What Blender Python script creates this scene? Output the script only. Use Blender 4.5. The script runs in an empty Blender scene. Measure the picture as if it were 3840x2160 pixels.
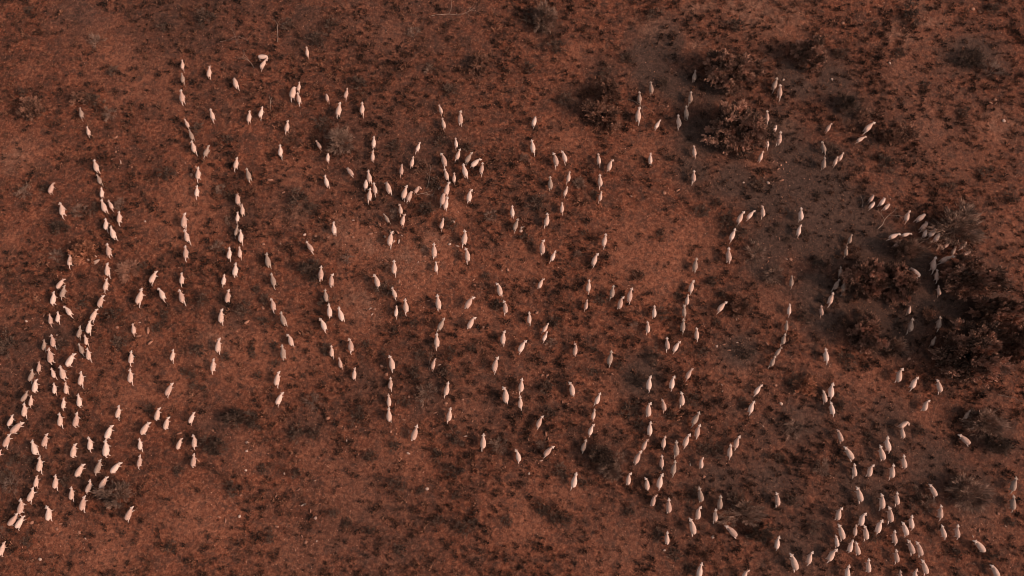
import bpy, math, random
import numpy as np
from mathutils import Vector

S = bpy.context.scene
C = S.collection
R = random.Random(11)
NR = np.random.RandomState(5)

# ---------------------------------------------------------------- camera, sky, sun, exposure
TILT = math.radians(14)
TANH = .637                      # tangent of half the horizontal field of view
CAM_H = 70.4
CAM_Y = -CAM_H*math.tan(TILT)
cd = bpy.data.cameras.new('camera'); cam = bpy.data.objects.new('camera', cd); C.objects.link(cam)
cam.location = (0, CAM_Y, CAM_H); cam.rotation_euler = (TILT, 0, 0)
cd.sensor_width = 36; cd.lens = 18/TANH; cd.clip_start = .5; cd.clip_end = 5000
S.cycles.filter_width = 1.0
S.camera = cam

SUN_EL, SUN_AZ = math.radians(33), math.radians(-16)      # the sun stands right and slightly below in the picture
w = bpy.data.worlds.new('World'); S.world = w; w.use_nodes = True
nt = w.node_tree; nt.nodes.clear()
sky = nt.nodes.new('ShaderNodeTexSky'); sky.sky_type = 'NISHITA'; sky.sun_disc = False
sky.sun_elevation = SUN_EL; sky.sun_rotation = math.pi/2 - SUN_AZ
sky.dust_density = 4; sky.air_density = 1.0; sky.ozone_density = .5
hs = nt.nodes.new('ShaderNodeHueSaturation'); hs.inputs['Saturation'].default_value = .22
bg = nt.nodes.new('ShaderNodeBackground'); bg.inputs['Strength'].default_value = .12
wo = nt.nodes.new('ShaderNodeOutputWorld')
nt.links.new(sky.outputs[0], hs.inputs['Color']); nt.links.new(hs.outputs[0], bg.inputs[0]); nt.links.new(bg.outputs[0], wo.inputs[0])
sd = bpy.data.lights.new('sun', 'SUN'); sun = bpy.data.objects.new('sun', sd); C.objects.link(sun)
sd.energy = 2.75; sd.angle = math.radians(8); sd.color = (1, .62, .43)
dv = Vector((math.cos(SUN_EL)*math.cos(SUN_AZ), math.cos(SUN_EL)*math.sin(SUN_AZ), math.sin(SUN_EL)))
sun.rotation_euler = dv.to_track_quat('Z', 'Y').to_euler(); sun.location = dv*150
vs = S.view_settings; vs.view_transform = 'Standard'; vs.look = 'None'; vs.exposure = 0; vs.gamma = 1; vs.use_curve_mapping = False

def px(x, y, z=0.0):
    """ground position (metres) of a place measured on the 3840 x 2160 photograph"""
    u = (x-1920)/1920*TANH; v = (1080-y)/1920*TANH
    c, s = math.cos(TILT), math.sin(TILT)
    dx, dy, dz = u, v*c+s, v*s-c
    t = (z-CAM_H)/dz
    return dx*t, CAM_Y+dy*t
def mpp(y):
    """metres per photograph pixel near image row y"""
    a = px(1900, y); b = px(1940, y); return (b[0]-a[0])/40

# ---------------------------------------------------------------- helpers
def vnoise(x, y, seed=0):
    xi = np.floor(x).astype(np.int64); yi = np.floor(y).astype(np.int64)
    fx = x-xi; fy = y-yi; fx = fx*fx*(3-2*fx); fy = fy*fy*(3-2*fy)
    def h(a, b):
        n = (a*374761393 + b*668265263 + seed*1442695041) & 0xffffffff
        n = ((n ^ (n >> 13))*1274126177) & 0xffffffff
        return ((n ^ (n >> 16)) & 0xffff)/65535.0
    return (h(xi, yi)*(1-fx)+h(xi+1, yi)*fx)*(1-fy)+(h(xi, yi+1)*(1-fx)+h(xi+1, yi+1)*fx)*fy
def height(x, y):
    x = np.asarray(x, float); y = np.asarray(y, float)
    return .34*(vnoise(x/9, y/9, 1)-.5) + .13*(vnoise(x/2.3, y/2.3, 2)-.5) + .05*(vnoise(x/.8, y/.8, 3)-.5)
def gz(x, y): return float(height(x, y))

def mesh_np(name, V, F, mat=None, smooth=False, tint=None, col=None):
    """V: (n,3) array, F: (m,k) array of faces, all with k corners"""
    me = bpy.data.meshes.new(name)
    V = np.asarray(V, np.float32); F = np.asarray(F, np.int32); m, k = F.shape
    me.vertices.add(len(V)); me.vertices.foreach_set('co', V.ravel())
    me.loops.add(m*k); me.loops.foreach_set('vertex_index', F.ravel())
    me.polygons.add(m); me.polygons.foreach_set('loop_start', np.arange(0, m*k, k, dtype=np.int32))
    if smooth: me.polygons.foreach_set('use_smooth', np.ones(m, bool))
    if tint is not None:
        a = me.attributes.new('tint', 'FLOAT', 'POINT'); a.data.foreach_set('value', np.asarray(tint, np.float32))
    me.update(calc_edges=True); me.validate()
    if mat: me.materials.append(mat)
    return me
def link(name, data=None, parent=None):
    o = bpy.data.objects.new(name, data); C.objects.link(o)
    if parent: o.parent = parent
    return o
def tag(o, label=None, cat=None, group=None, kind=None):
    if label: o['label'] = label
    if cat: o['category'] = cat
    if group: o['group'] = group
    if kind: o['kind'] = kind
    return o

# ---------------------------------------------------------------- materials
def mat(name, rough=.9):
    m = bpy.data.materials.new(name); m.use_nodes = True
    b = m.node_tree.nodes['Principled BSDF']; b.inputs['Roughness'].default_value = rough
    b.inputs['Specular IOR Level'].default_value = .15
    return m, m.node_tree, b
def nd(t, kind, **kw):
    n = t.nodes.new(kind)
    for k, v in kw.items(): setattr(n, k, v)
    return n
def noise(t, scale, detail=4, rough=.6, dist=0, vec=None):
    n = nd(t, 'ShaderNodeTexNoise'); n.inputs['Scale'].default_value = scale; n.inputs['Detail'].default_value = detail
    n.inputs['Roughness'].default_value = rough; n.inputs['Distortion'].default_value = dist
    if vec: t.links.new(vec, n.inputs['Vector'])
    return n.outputs['Fac']
def ramp(t, fac, stops):
    n = nd(t, 'ShaderNodeValToRGB'); e = n.color_ramp.elements
    while len(e) < len(stops): e.new(.5)
    for i, (p, c) in enumerate(stops):
        e[i].position = p; e[i].color = (*c, 1) if not isinstance(c, float) else (c, c, c, 1)
    t.links.new(fac, n.inputs[0]); return n.outputs[0]
def mix(t, fac, a, b, mode='MIX'):
    n = nd(t, 'ShaderNodeMix', data_type='RGBA', blend_type=mode)
    for i, v in ((0, fac), (6, a), (7, b)):
        if isinstance(v, (int, float)): n.inputs[i].default_value = v
        elif isinstance(v, tuple): n.inputs[i].default_value = (*v, 1)
        else: t.links.new(v, n.inputs[i])
    return n.outputs[2]
def leafy(name, dark, light, rough=.9, extra=.5):
    """colour differs from leaf to leaf (tint) and from clump to clump"""
    m, t, b = mat(name, rough)
    at = nd(t, 'ShaderNodeAttribute', attribute_name='tint')
    c = ramp(t, at.outputs['Fac'], [(0.0, dark), (1.0, light)])
    g = nd(t, 'ShaderNodeNewGeometry')
    n = noise(t, 1.6, 3, .6, vec=g.outputs['Position'])
    c2 = mix(t, 1.0, c, ramp(t, n, [(.3, 1-extra*.6), (.7, 1+0.0)]), 'MULTIPLY')
    t.links.new(c2, b.inputs['Base Color'])
    return m

m, t, b = mat('red_earth', .95); M_ground = m
g = nd(t, 'ShaderNodeNewGeometry'); P = g.outputs['Position']
big = noise(t, .11, 5, .62, .4, P); mid = noise(t, .8, 7, .7, .5, P); fine = noise(t, 3.2, 6, .7, .2, P); grit = noise(t, 16, 4, .7, 0, P)
cov_shade = nd(t, 'ShaderNodeAttribute', attribute_name='litter_shade').outputs['Fac']  # litter cover, with painted ground shade mixed in
snd = nd(t, 'ShaderNodeAttribute', attribute_name='sand').outputs['Fac']
pal = nd(t, 'ShaderNodeAttribute', attribute_name='pale').outputs['Fac']
soil = ramp(t, fine, [(.28, (.085, .025, .015)), (.5, (.235, .073, .039)), (.70, (.49, .185, .102))])
crust = ramp(t, fine, [(.3, (.036, .018, .013)), (.52, (.105, .045, .030)), (.72, (.26, .112, .072))])
f1 = ramp(t, mid, [(.40, 0.0), (.60, 1.0)])
s1 = nd(t, 'ShaderNodeMath', operation='SUBTRACT'); t.links.new(f1, s1.inputs[0]); t.links.new(snd, s1.inputs[1])
s2 = nd(t, 'ShaderNodeMath', operation='MAXIMUM'); t.links.new(s1.outputs[0], s2.inputs[0]); s2.inputs[1].default_value = 0
s3 = nd(t, 'ShaderNodeMath', operation='MULTIPLY'); t.links.new(s2.outputs[0], s3.inputs[0]); s3.inputs[1].default_value = .92
c = mix(t, s3.outputs[0], soil, crust)
spk = noise(t, 1.7, 7, .72, .6, P)
mp = nd(t, 'ShaderNodeMapping'); mp.inputs['Rotation'].default_value = (0, 0, math.radians(45)); mp.inputs['Scale'].default_value = (.16, 1.0, 1.0)
t.links.new(P, mp.inputs['Vector'])
strk = noise(t, .75, 5, .6, .8, mp.outputs[0])
sk = nd(t, 'ShaderNodeMath', operation='MULTIPLY'); t.links.new(ramp(t, strk, [(.50, 0.0), (.64, 1.0)]), sk.inputs[0]); sk.inputs[1].default_value = .55
c = mix(t, sk.outputs[0], c, soil)
c = mix(t, snd, c, ramp(t, fine, [(.3, (.20, .070, .040)), (.7, (.46, .185, .112))]))
sp2 = nd(t, 'ShaderNodeMath', operation='MULTIPLY'); t.links.new(ramp(t, spk, [(.50, 0.0), (.62, 1.0)]), sp2.inputs[0]); sp2.inputs[1].default_value = .7
c = mix(t, sp2.outputs[0], c, ramp(t, fine, [(.3, (.045, .028, .022)), (.7, (.12, .058, .042))]))
c = mix(t, cov_shade, c, ramp(t, fine, [(.3, (.046, .028, .022)), (.5, (.088, .051, .039)), (.72, (.150, .086, .065))]))  # grey-brown for the litter and for the shade painted into the soil
pm = nd(t, 'ShaderNodeMath', operation='MULTIPLY'); t.links.new(pal, pm.inputs[0]); t.links.new(ramp(t, noise(t, 1.1, 6, .7, .8, P), [(.42, .1), (.60, 1.0)]), pm.inputs[1])
c = mix(t, pm.outputs[0], c, ramp(t, fine, [(.3, (.14, .064, .042)), (.7, (.48, .235, .155))]))
c = mix(t, 1.0, c, ramp(t, big, [(.3, .80), (.7, 1.0)]), 'MULTIPLY')
c = mix(t, 1.0, c, ramp(t, grit, [(.34, .42), (.5, .88), (.68, 1.0)]), 'MULTIPLY')
t.links.new(c, b.inputs['Base Color'])
bp = nd(t, 'ShaderNodeBump'); bp.inputs['Strength'].default_value = .8; bp.inputs['Distance'].default_value = .12
ad = nd(t, 'ShaderNodeMath', operation='ADD'); t.links.new(fine, ad.inputs[0]); t.links.new(mid, ad.inputs[1])
t.links.new(ad.outputs[0], bp.inputs['Height']); t.links.new(bp.outputs[0], b.inputs['Normal'])

def wool(name, lo, hi):
    m, t, b = mat(name, .95)
    g = nd(t, 'ShaderNodeNewGeometry')
    n = noise(t, 9, 4, .6, 0, g.outputs['Position'])
    t.links.new(ramp(t, n, [(.3, lo), (.7, hi)]), b.inputs['Base Color'])
    n2 = noise(t, 40, 3, .6, 0, g.outputs['Position'])
    bp = nd(t, 'ShaderNodeBump'); bp.inputs['Strength'].default_value = .5; bp.inputs['Distance'].default_value = .02
    t.links.new(n2, bp.inputs['Height']); t.links.new(bp.outputs[0], b.inputs['Normal'])
    return m
W_pale = wool('pale_wool', (.60, .40, .325), (.72, .505, .42))
W_cream = wool('cream_wool', (.51, .32, .25), (.64, .425, .34))
W_rose = wool('rose_wool', (.41, .245, .19), (.55, .345, .275))
W_dust = wool('dusty_wool', (.27, .175, .135), (.39, .265, .21))
SK_pale = wool('pale_face_hair', (.60, .43, .36), (.70, .53, .45))
SK_dust = wool('dusty_face_hair', (.41, .29, .23), (.53, .40, .33))
F_dark = leafy('dark_shrub_leaves', (.032, .022, .017), (.23, .135, .098))
F_brown = leafy('brown_shrub_leaves', (.06, .034, .025), (.38, .18, .118))
F_grey = leafy('grey_shrub_leaves', (.07, .044, .034), (.50, .30, .22))
F_orange = leafy('orange_shrub_leaves', (.15, .058, .034), (.66, .27, .155))
F_tree = leafy('tree_leaves', (.050, .032, .024), (.66, .34, .235))
F_tuft = leafy('tuft_leaves', (.018, .013, .011), (.46, .20, .12))
B_bark = leafy('dark_bark', (.03, .022, .018), (.07, .047, .037))
B_dry = leafy('dry_pale_twigs', (.16, .10, .078), (.34, .22, .17))
F_pale = leafy('pale_tussock_blades', (.26, .12, .08), (.66, .34, .23))
B_bone = leafy('bleached_dead_wood', (.28, .18, .14), (.46, .32, .25))
ST = leafy('pebble_stone', (.10, .05, .036), (.60, .30, .20), extra=.2)
ST_pale = leafy('pale_stone', (.38, .23, .175), (.58, .40, .32), extra=.2)
ST_red = leafy('red_stone', (.22, .10, .066), (.40, .19, .125), extra=.2)

# ---- sheep measured on the photograph
# tile name: (origin x, origin y, source pixels per reading unit)
TILES = {'A': (0, 0, .4969), 'B': (960, 0, .4969), 'C': (1920, 0, .4969), 'D': (2880, 0, .4969),
 'E1': (0, 660, .33126), 'E2': (640, 660, .33126), 'E3': (1280, 660, .33126), 'E4': (1920, 660, .33126), 'E5': (2560, 660, .33126), 'E6': (3200, 660, .33126),
 'F1': (0, 1100, .33126), 'F2': (640, 1100, .33126), 'F3': (1280, 1100, .33126), 'F4': (1920, 1100, .33126), 'F5': (2560, 1100, .33126), 'F6': (3200, 1100, .33126),
 'G1': (0, 1540, .33126), 'G2': (0, 1860, .20704), 'G3': (640, 1540, .33126), 'G4': (1680, 1540, .33126),
 'H1': (2300, 1540, .28986), 'H2': (2400, 1740, .28986), 'H3': (2900, 1740, .28986), 'H4': (3280, 1740, .28986), 'H5': (2900, 1500, .28986), 'I': (3400, 1480, .2277), 'J': (1280, 1540, .586)}
# head tip x, y, hind foot x, y, marks: g grazing, L/R head turned, c curled, d dusty fleece, p young
SHEEP = {
'A': '1375 448 1380 542|1373 550 1388 650 d|1370 682 1387 795|1585 503 1582 605|1768 592 1797 682 g|603 812 628 912 d|652 950 680 1040|1590 825 1623 930|1888 838 1880 940|1388 893 1432 975|1425 975 1463 1068 d|1448 1063 1478 1175|1575 1095 1538 1200 d|716 1210 748 1315|735 1315 775 1412 d|1788 1185 1773 1295|1860 1268 1890 1375 d|1493 1258 1495 1378',
'B': '92 430 20 448 c|78 448 38 532 R|383 353 392 447|328 615 318 700|288 662 275 768 g|312 698 337 803|530 705 545 778 g|692 665 670 765|637 778 618 893|805 773 800 887|52 807 28 910|240 908 228 1018|183 1090 185 1202|447 1052 495 1128|540 1152 540 1227 g|890 1027 888 1125|880 1132 880 1225|685 1265 738 1332 g|517 1320 545 1420|845 1285 865 1392|830 1355 828 1440 g|1237 1070 1207 1162|1380 788 1407 873|1405 890 1427 990|1543 842 1543 957|1505 1040 1515 1130|1540 1125 1507 1228|1405 1158 1433 1268 L|1630 1152 1577 1245 d|1693 1195 1620 1273 R|1713 1230 1693 1335|1562 1240 1590 1353|1187 1180 1170 1272|1100 1237 1095 1340|1425 1272 1450 1378|1497 1300 1493 1392',
'C': '178 885 155 968 g|150 1058 163 1180|318 1157 338 1268 L|380 1137 408 1237 L|652 1157 657 1262|752 1202 722 1302 R|435 1293 418 1395|287 1335 290 1442 d|660 1318 668 1432|965 685 962 793 d|1048 612 1053 717 d|1385 527 1368 625 d|1352 687 1343 795 d|1313 797 1317 905 d|1253 865 1265 980|955 808 948 930 R|1122 897 1075 978|1045 1152 1043 1248|1375 1095 1378 1200|1373 1285 1367 1397|1897 1135 1862 1225',
'D': '72 585 28 697 d|95 637 82 757|-2 830 -10 940|70 940 28 1012 g|95 992 72 1103|-5 1030 -5 1130|485 922 433 1000|795 925 712 1007 R|743 1025 660 1073 R|410 1065 430 1172 d|428 1185 410 1287 d|573 1148 527 1220|527 1178 495 1248',
'E1': '608 75 580 222 R|708 308 738 478 L|1150 128 1165 262|1155 272 1215 432|1225 272 1295 403|1352 402 1362 568|1200 480 1208 645|1255 572 1315 735|1220 767 1258 932|800 883 800 1055|1215 988 1235 1150 R|722 1155 655 1292 R|732 1240 700 1413 d|1210 1163 1195 1330|1768 1072 1705 1225 R|1800 1262 1870 1412 L|1620 1280 1558 1493|615 1310 605 1476',
'E2': '293 103 293 263|745 198 765 338 g|800 310 815 455|748 395 750 540|750 548 728 705 d|790 605 795 785|155 420 155 603 R|155 603 207 778|163 788 178 968|665 803 658 970|775 795 785 952|740 985 730 1155|120 1092 127 1257|602 1108 592 1265|1080 872 1118 1050 d|1135 1100 1188 1280 d|1840 517 1857 678|1530 735 1622 875|1705 1020 1697 1200|1815 1100 1820 1262 R|1740 1278 1765 1435 d|103 1285 152 1473|655 1285 640 1456',
'E3': '365 75 398 235|325 140 315 320|515 75 558 220 g|740 115 697 290|880 110 830 208 c|790 178 752 310 g|1215 70 1180 235 R|1160 200 1138 358 g|1200 240 1172 398|1460 150 1440 315 R|478 420 545 537 d|662 312 680 450 L|712 430 685 578 R|1157 478 1120 630|570 628 545 808 R|1410 617 1385 800 L|1418 817 1437 987 L|1050 768 1057 945|1073 970 1075 1118|602 958 600 1148|382 1112 430 1278 L|572 1260 632 1410|1775 1205 1807 1373 L',
'E4': '630 115 580 250|1013 170 990 298|0 335 8 485|70 488 12 648 d|570 295 560 447|410 427 378 588 L|338 728 345 908 R|492 848 432 995|1063 660 1022 833|962 878 905 1032 R|350 1152 297 1285 R|875 1182 852 1347|1145 1243 1117 1418 d|1345 1272 1312 1445 R',
'E5': '685 400 612 547 R|815 383 720 495 R|910 332 905 480 L|1338 362 1328 525|1332 550 1292 690 R|598 597 523 757|515 812 520 997|155 927 128 1097 d|118 1175 80 1330 R|1238 1130 1215 1285 d|1915 660 1865 785 d|1855 795 1832 940 d|1785 1028 1770 1160 d|1768 1172 1688 1317 d|1835 1195 1775 1358 d|1697 1325 1628 1490',
'E6': '240 212 165 305 g|250 292 170 378 g|360 248 283 350 g|415 313 325 397 g|630 388 577 533 R|815 432 695 525 g|845 525 745 627 g|832 600 785 710 g|665 640 550 680 R|525 650 380 715 R|555 735 440 815 R|940 600 835 700 g|980 645 900 758 g|1240 560 1280 640 g|1100 740 1030 800 g|1290 745 1190 830 g|1175 790 1110 885 d|1340 850 1265 885 g|910 918 880 1095 R|1130 905 958 985 R|665 1050 740 1165 g|950 1058 930 1218|965 1235 970 1378',
'F1': '1160 15 1125 170 R|735 140 830 265 L|655 205 660 357|553 230 588 380|1095 173 1040 322 R|1020 305 1010 470 R|910 370 890 530 d|958 468 995 610|885 567 960 712 d|988 618 1018 785|1497 340 1527 490|585 467 620 640|497 520 500 675 d|565 625 600 812|845 672 775 845 R|435 770 440 920|372 860 340 1030 d|405 970 410 1138 R|578 843 630 970 p|688 822 750 993|608 1013 628 1165|738 1005 765 1155|925 887 920 1078|315 1105 255 1240 d|348 1155 355 1280|285 1245 290 1430|718 1182 722 1335|885 1140 915 1300|1490 653 1490 832|1480 858 1485 1047|1350 1270 1328 1442|1800 1290 1785 1455 R',
'F2': '22 1013 -40 1170 R|1143 52 1175 208 L|578 178 575 352 R|1243 212 1305 380 d|550 508 540 685 R|490 742 483 923|35 637 15 795|1335 455 1382 608 L|1265 585 1290 765 d|1787 115 1807 285|1898 157 1955 330|1697 277 1762 433 L|1818 588 1828 748|1903 722 1935 872|1222 882 1197 1060 R|1265 1115 1203 1272 R',
'F3': '722 65 745 258|628 140 612 293|1088 20 1110 205|1490 30 1403 188 R|1165 282 1087 450 d|1503 260 1432 415 R|1850 82 1862 243 L|1078 455 1087 648|1838 422 1825 590 R|100 508 120 678 L|558 702 590 883 L|1057 733 1025 872 R|150 840 142 992|558 950 552 1115|1762 717 1722 900 R|533 1140 545 1295|535 1295 550 1470|1210 1003 1175 1192|1857 1055 1863 1265 L|1235 1295 1208 1483',
'F4': '198 210 193 370|412 335 345 452|402 430 340 563|152 528 73 677 R|728 562 703 718 L|850 70 825 215|1243 33 1205 192 R|1612 140 1603 293|1540 318 1530 468 L|1128 653 1085 845 d|1750 500 1762 672|1895 540 1818 672 R|112 963 95 1155|95 1160 92 1335|668 1000 688 1175 L|1555 935 1537 1113 R|1825 935 1790 1100 R|998 1127 935 1285|940 1308 905 1455|1705 1195 1725 1347 L|1543 1232 1537 1412 R|1925 1118 1915 1290 L',
'F5': '65 5 42 160|20 128 15 290 d|12 290 -12 470 d|493 88 388 215 R|160 388 155 555|1215 120 1190 272|1183 308 1163 450 d|1160 455 1115 610 d|1120 605 1035 720 d|1045 710 978 858 d|1565 137 1565 285|1615 625 1618 815|105 845 28 983 R|890 1030 800 1155 R|798 1217 742 1370 R|1682 1015 1660 1200 R|1597 1097 1607 1250 L|1673 1230 1697 1408',
'F6': '650 140 610 250 g|665 283 620 472 d|985 265 938 438 d|935 487 870 620 d|535 838 492 1020 R|725 940 640 1090 R|962 970 985 1133 L|850 1195 785 1343 R|1335 1318 1250 1443 d',
'G1': '148 48 105 208|268 115 150 270 R|682 28 700 210|878 20 860 200|118 260 75 425 R|530 257 507 420 R|370 337 432 518|22 448 -60 590|838 365 830 543 R|1008 293 1028 460 L|1262 155 1215 335 R|1205 330 1215 545|1575 312 1595 473|1690 118 1612 285 R|1905 65 1885 228 R|1580 503 1575 668|460 523 455 725|938 590 870 762 R|1135 552 1080 748 d|1360 570 1262 718 R|410 730 410 875 R|385 870 330 1060|628 728 625 915|1025 785 985 940 L|1200 735 1140 895 R|800 863 805 1040|945 963 930 1142 R|260 998 245 1180 L|212 1160 115 1312|270 1185 200 1340 R|550 1070 560 1258 L|1495 1080 1435 1250 R',
'G2': '85 828 0 1110',
'G3': '270 15 228 155 R|120 305 88 450 R|275 272 288 435 L|270 488 262 652',
'G4': '1065 55 1003 203 R|400 262 397 470|775 433 812 590 L|1190 395 1078 522 R|1645 148 1590 290 R|1565 330 1505 492 d|1450 702 1403 910',
'H1': '1115 20 992 215 d|1107 175 1060 360 R|475 143 460 340|438 365 365 523 R|352 518 262 708|663 325 635 497 R|975 295 900 480 R|808 393 810 628 d|633 577 618 772|803 648 750 867 d|1145 597 1130 763 R|1622 320 1560 503 R|1522 435 1490 640|205 795 180 975 R|432 860 435 1042 L|620 812 575 1020 R|540 1077 490 1250 R|715 1135 712 1340|1110 990 1140 1197 d|1110 1230 1085 1422 R|1390 1097 1368 1297 d|1325 1272 1313 1473',
'H2': '655 697 695 927 L|350 873 347 1057|1110 785 1250 948 L|1780 367 1778 557 L|1790 930 1755 1110 R|790 1277 745 1490|1395 1355 1310 1510 R',
'H3': '225 1150 290 1402 L|495 1125 430 1305 R|1085 292 1125 503 L|1405 385 1390 595 L|1600 365 1595 563|865 552 812 740 R|1168 620 1105 812 R|1500 550 1500 768 L|1390 715 1315 907 R|1780 663 1780 850 R|1675 745 1715 935 L|850 775 890 988 L|818 920 820 1082 L|1080 788 1035 960|1185 792 1190 992 L|1555 858 1562 1047 R|1025 982 960 1157|1070 1010 1095 1190|805 1090 685 1265 R|1750 978 1800 1175 L|1865 1000 1905 1200 L|1590 1108 1600 1308|1225 1225 1220 1420|965 1303 940 1500 R|1640 1378 1650 1560|1835 1352 1830 1550 R',
'H4': '720 255 785 430 L|860 532 828 745|875 790 905 993|1068 785 1065 970 R|1290 968 1410 1150 L|625 1235 665 1435 L|1520 1290 1590 1480 L|1830 170 1745 390 d|1797 405 1765 635 d',
'H5': '838 378 880 553 L|925 597 1020 785 L|1755 275 1620 355 c|1670 340 1680 515|1460 472 1485 680 R|1375 588 1418 797|1045 825 1045 1027|1275 825 1215 1005 R|1545 830 1515 1047|1680 712 1690 905',
'I': '870 645 1035 830 L',
'J': '487 94 455 200'}
def sheep_list():
    out = []
    for t, s in SHEEP.items():
        ox, oy, k = TILES[t]
        for e in s.split('|'):
            q = e.split()
            a = [float(v) for v in q[:4]]
            out.append((ox + a[0]*k, oy + a[1]*k, ox + a[2]*k, oy + a[3]*k, q[4] if len(q) > 4 else ''))
    return out
# ---------------------------------------------------------------- what stands where (photograph pixels)
# kind x y width height : T tree, D dark shrub, B brown, G grey leafy, W dry twiggy, O orange, K dead branch
TREES = [
 (2745, 262, 225, 180, 3.4, 'tree', 'large brown bush tree, upper of the stacked pair right of centre top', 'the upper of the two big stacked bushes'),
 (2772, 472, 232, 235, 3.6, 'tree', 'large round brown bush tree, lower of the stacked pair at upper right', 'the lower of the two big stacked bushes'),
 (3040, 195, 150, 125, 2.6, 'tree', 'dark bush tree with brown lower edge standing alone at upper right', 'the dark bush alone at upper right'),
 (2283, 345, 120, 100, 1.9, 'brown', 'loose brown bush, upper one of two beside a dead branch', 'the upper loose brown bush'),
 (2262, 425, 130, 120, 2.0, 'brown', 'loose brown bush, lower one of two beside a dead branch', 'the lower loose brown bush'),
 (3252, 1045, 175, 190, 3.4, 'tree', 'big dark tree in the left half of the thicket at the right', 'the left thicket tree'),
 (3368, 1062, 150, 185, 3.2, 'tree', 'big tree with rusty crown between the thicket and the sheep trail', 'the rusty thicket tree'),
 (3400, 935, 110, 90, 2.2, 'grey', 'small grey leafy tree at the upper tip of the thicket', 'the grey tip of the thicket'),
 (3255, 1250, 135, 150, 2.8, 'tree', 'dark tree just below the big thicket at the right', 'the dark tree below the thicket'),
 (3366, 1300, 90, 80, 1.5, 'grey', 'pale grey shrub touching the dark tree below the thicket', 'the pale shrub below the thicket'),
 (3662, 1328, 285, 235, 4.4, 'tree', 'widest and darkest tree of the scene at the right edge', 'the widest dark tree'),
 (3655, 1040, 230, 165, 3.8, 'tree', 'dark spreading tree above the widest tree at the right', 'the spreading tree above the widest one'),
 (3760, 1165, 190, 140, 3.6, 'tree', 'rusty topped tree squeezed between two bigger ones at the right edge', 'the rusty tree at the right edge'),
 (3830, 1285, 130, 170, 3.4, 'tree', 'tree cut by the right edge beside the widest dark tree', 'the tree cut by the right edge'),
 (3592, 855, 240, 150, 2.3, 'grey', 'wide pale grey see-through bush with sheep sheltering under it', 'the wide pale grey bush'),
 (1278, 530, 115, 105, 1.5, 'grey', 'grey twiggy bush with bare twigs on top, upper left of centre', 'the grey twiggy bush'),
 (311, 942, 105, 95, 1.3, 'orange', 'bright orange leafy bush beside a white rock at the left', 'the orange bush'),
 (427, 1858, 125, 105, 1.5, 'grey', 'grey brown tangled bush among sheep at lower left', 'the tangled bush at lower left'),
 (117, 410, 105, 90, 1.3, 'brown', 'brown leafy bush near the left edge at upper left', 'the brown bush at upper left'),
 (303, 368, 85, 70, 1.1, 'brown', 'thin brown bush beside a dark one at upper left', 'the thin brown bush'),
 (2044, 60, 95, 120, 1.9, 'grey', 'tall grey brown bush at the top edge right of centre', 'the tall bush at the top edge'),
 (1800, 238, 90, 80, 1.3, 'brown', 'rusty dark bush in open scrub above centre', 'the rusty bush above centre'),
 (799, 1675, 100, 85, 1.3, 'dark', 'black round bush right of the lowest left sheep column', 'the black bush at lower left'),
 (888, 1568, 130, 70, 1.3, 'dark', 'long black double bush in the lower left of the picture', 'the long black bush'),
 (2785, 1930, 165, 85, 1.5, 'grey', 'long branchy grey bush near the bottom right of centre', 'the long branchy bush at the bottom'),
 (2852, 2001, 120, 70, 1.3, 'dark', 'black bush under the long branchy one near the bottom', 'the black bush near the bottom'),
 (2256, 1708, 115, 100, 1.5, 'dark', 'dark fuzzy bush right of centre in the lower half', 'the dark fuzzy bush'),
 (2290, 1768, 90, 60, 1.1, 'grey', 'grey brown shrub touching the dark fuzzy bush below it', 'the grey shrub below centre'),
 (3707, 1585, 150, 110, 1.7, 'grey', 'grey branchy bush near the right edge in the lower half', 'the grey bush near the right edge'),
 (3745, 1665, 120, 90, 1.6, 'dark', 'dark hollow bush under the grey branchy one at right', 'the dark hollow bush at right'),
 (3640, 1850, 150, 130, 1.8, 'grey', 'dark grey tangled bush with a black hollow at lower right', 'the tangled bush at lower right'),
 (2772, 1156, 90, 75, 1.1, 'brown', 'low round rusty and black bush right of centre', 'the low rusty bush right of centre'),
 (3024, 1446, 95, 75, .9, 'orange', 'orange dry tussock leaning to the right, lower right', 'the orange tussock'),
 (1167, 1011, 100, 90, 1.2, 'dark', 'black twiggy bush between two sheep columns left of centre', 'the black twiggy bush left of centre'),
 (1598, 783, 70, 60, .9, 'dark', 'black low bush among pale stones near the middle', 'the black bush in the middle'),
 (477, 1014, 85, 80, .8, 'pale', 'pale dry spiky tussock right of the white rock', 'the pale spiky tussock'),
 (3178, 392, 95, 90, 1.5, 'dark', 'soft dark bush right of the big bushes at upper right', 'the soft dark bush at upper right'),
 (3347, 517, 95, 70, 1.2, 'brown', 'dark rusty bush beside two cream sheep at upper right', 'the rusty bush by the two sheep'),
 (3645, 214, 110, 90, 1.3, 'dark', 'dark spreading bush near the top right corner', 'the dark bush near the top right corner'),
 (222, 855, 75, 60, .9, 'dark', 'black oval bush above left of the orange bush', 'the black oval bush at left'),
]
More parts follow.
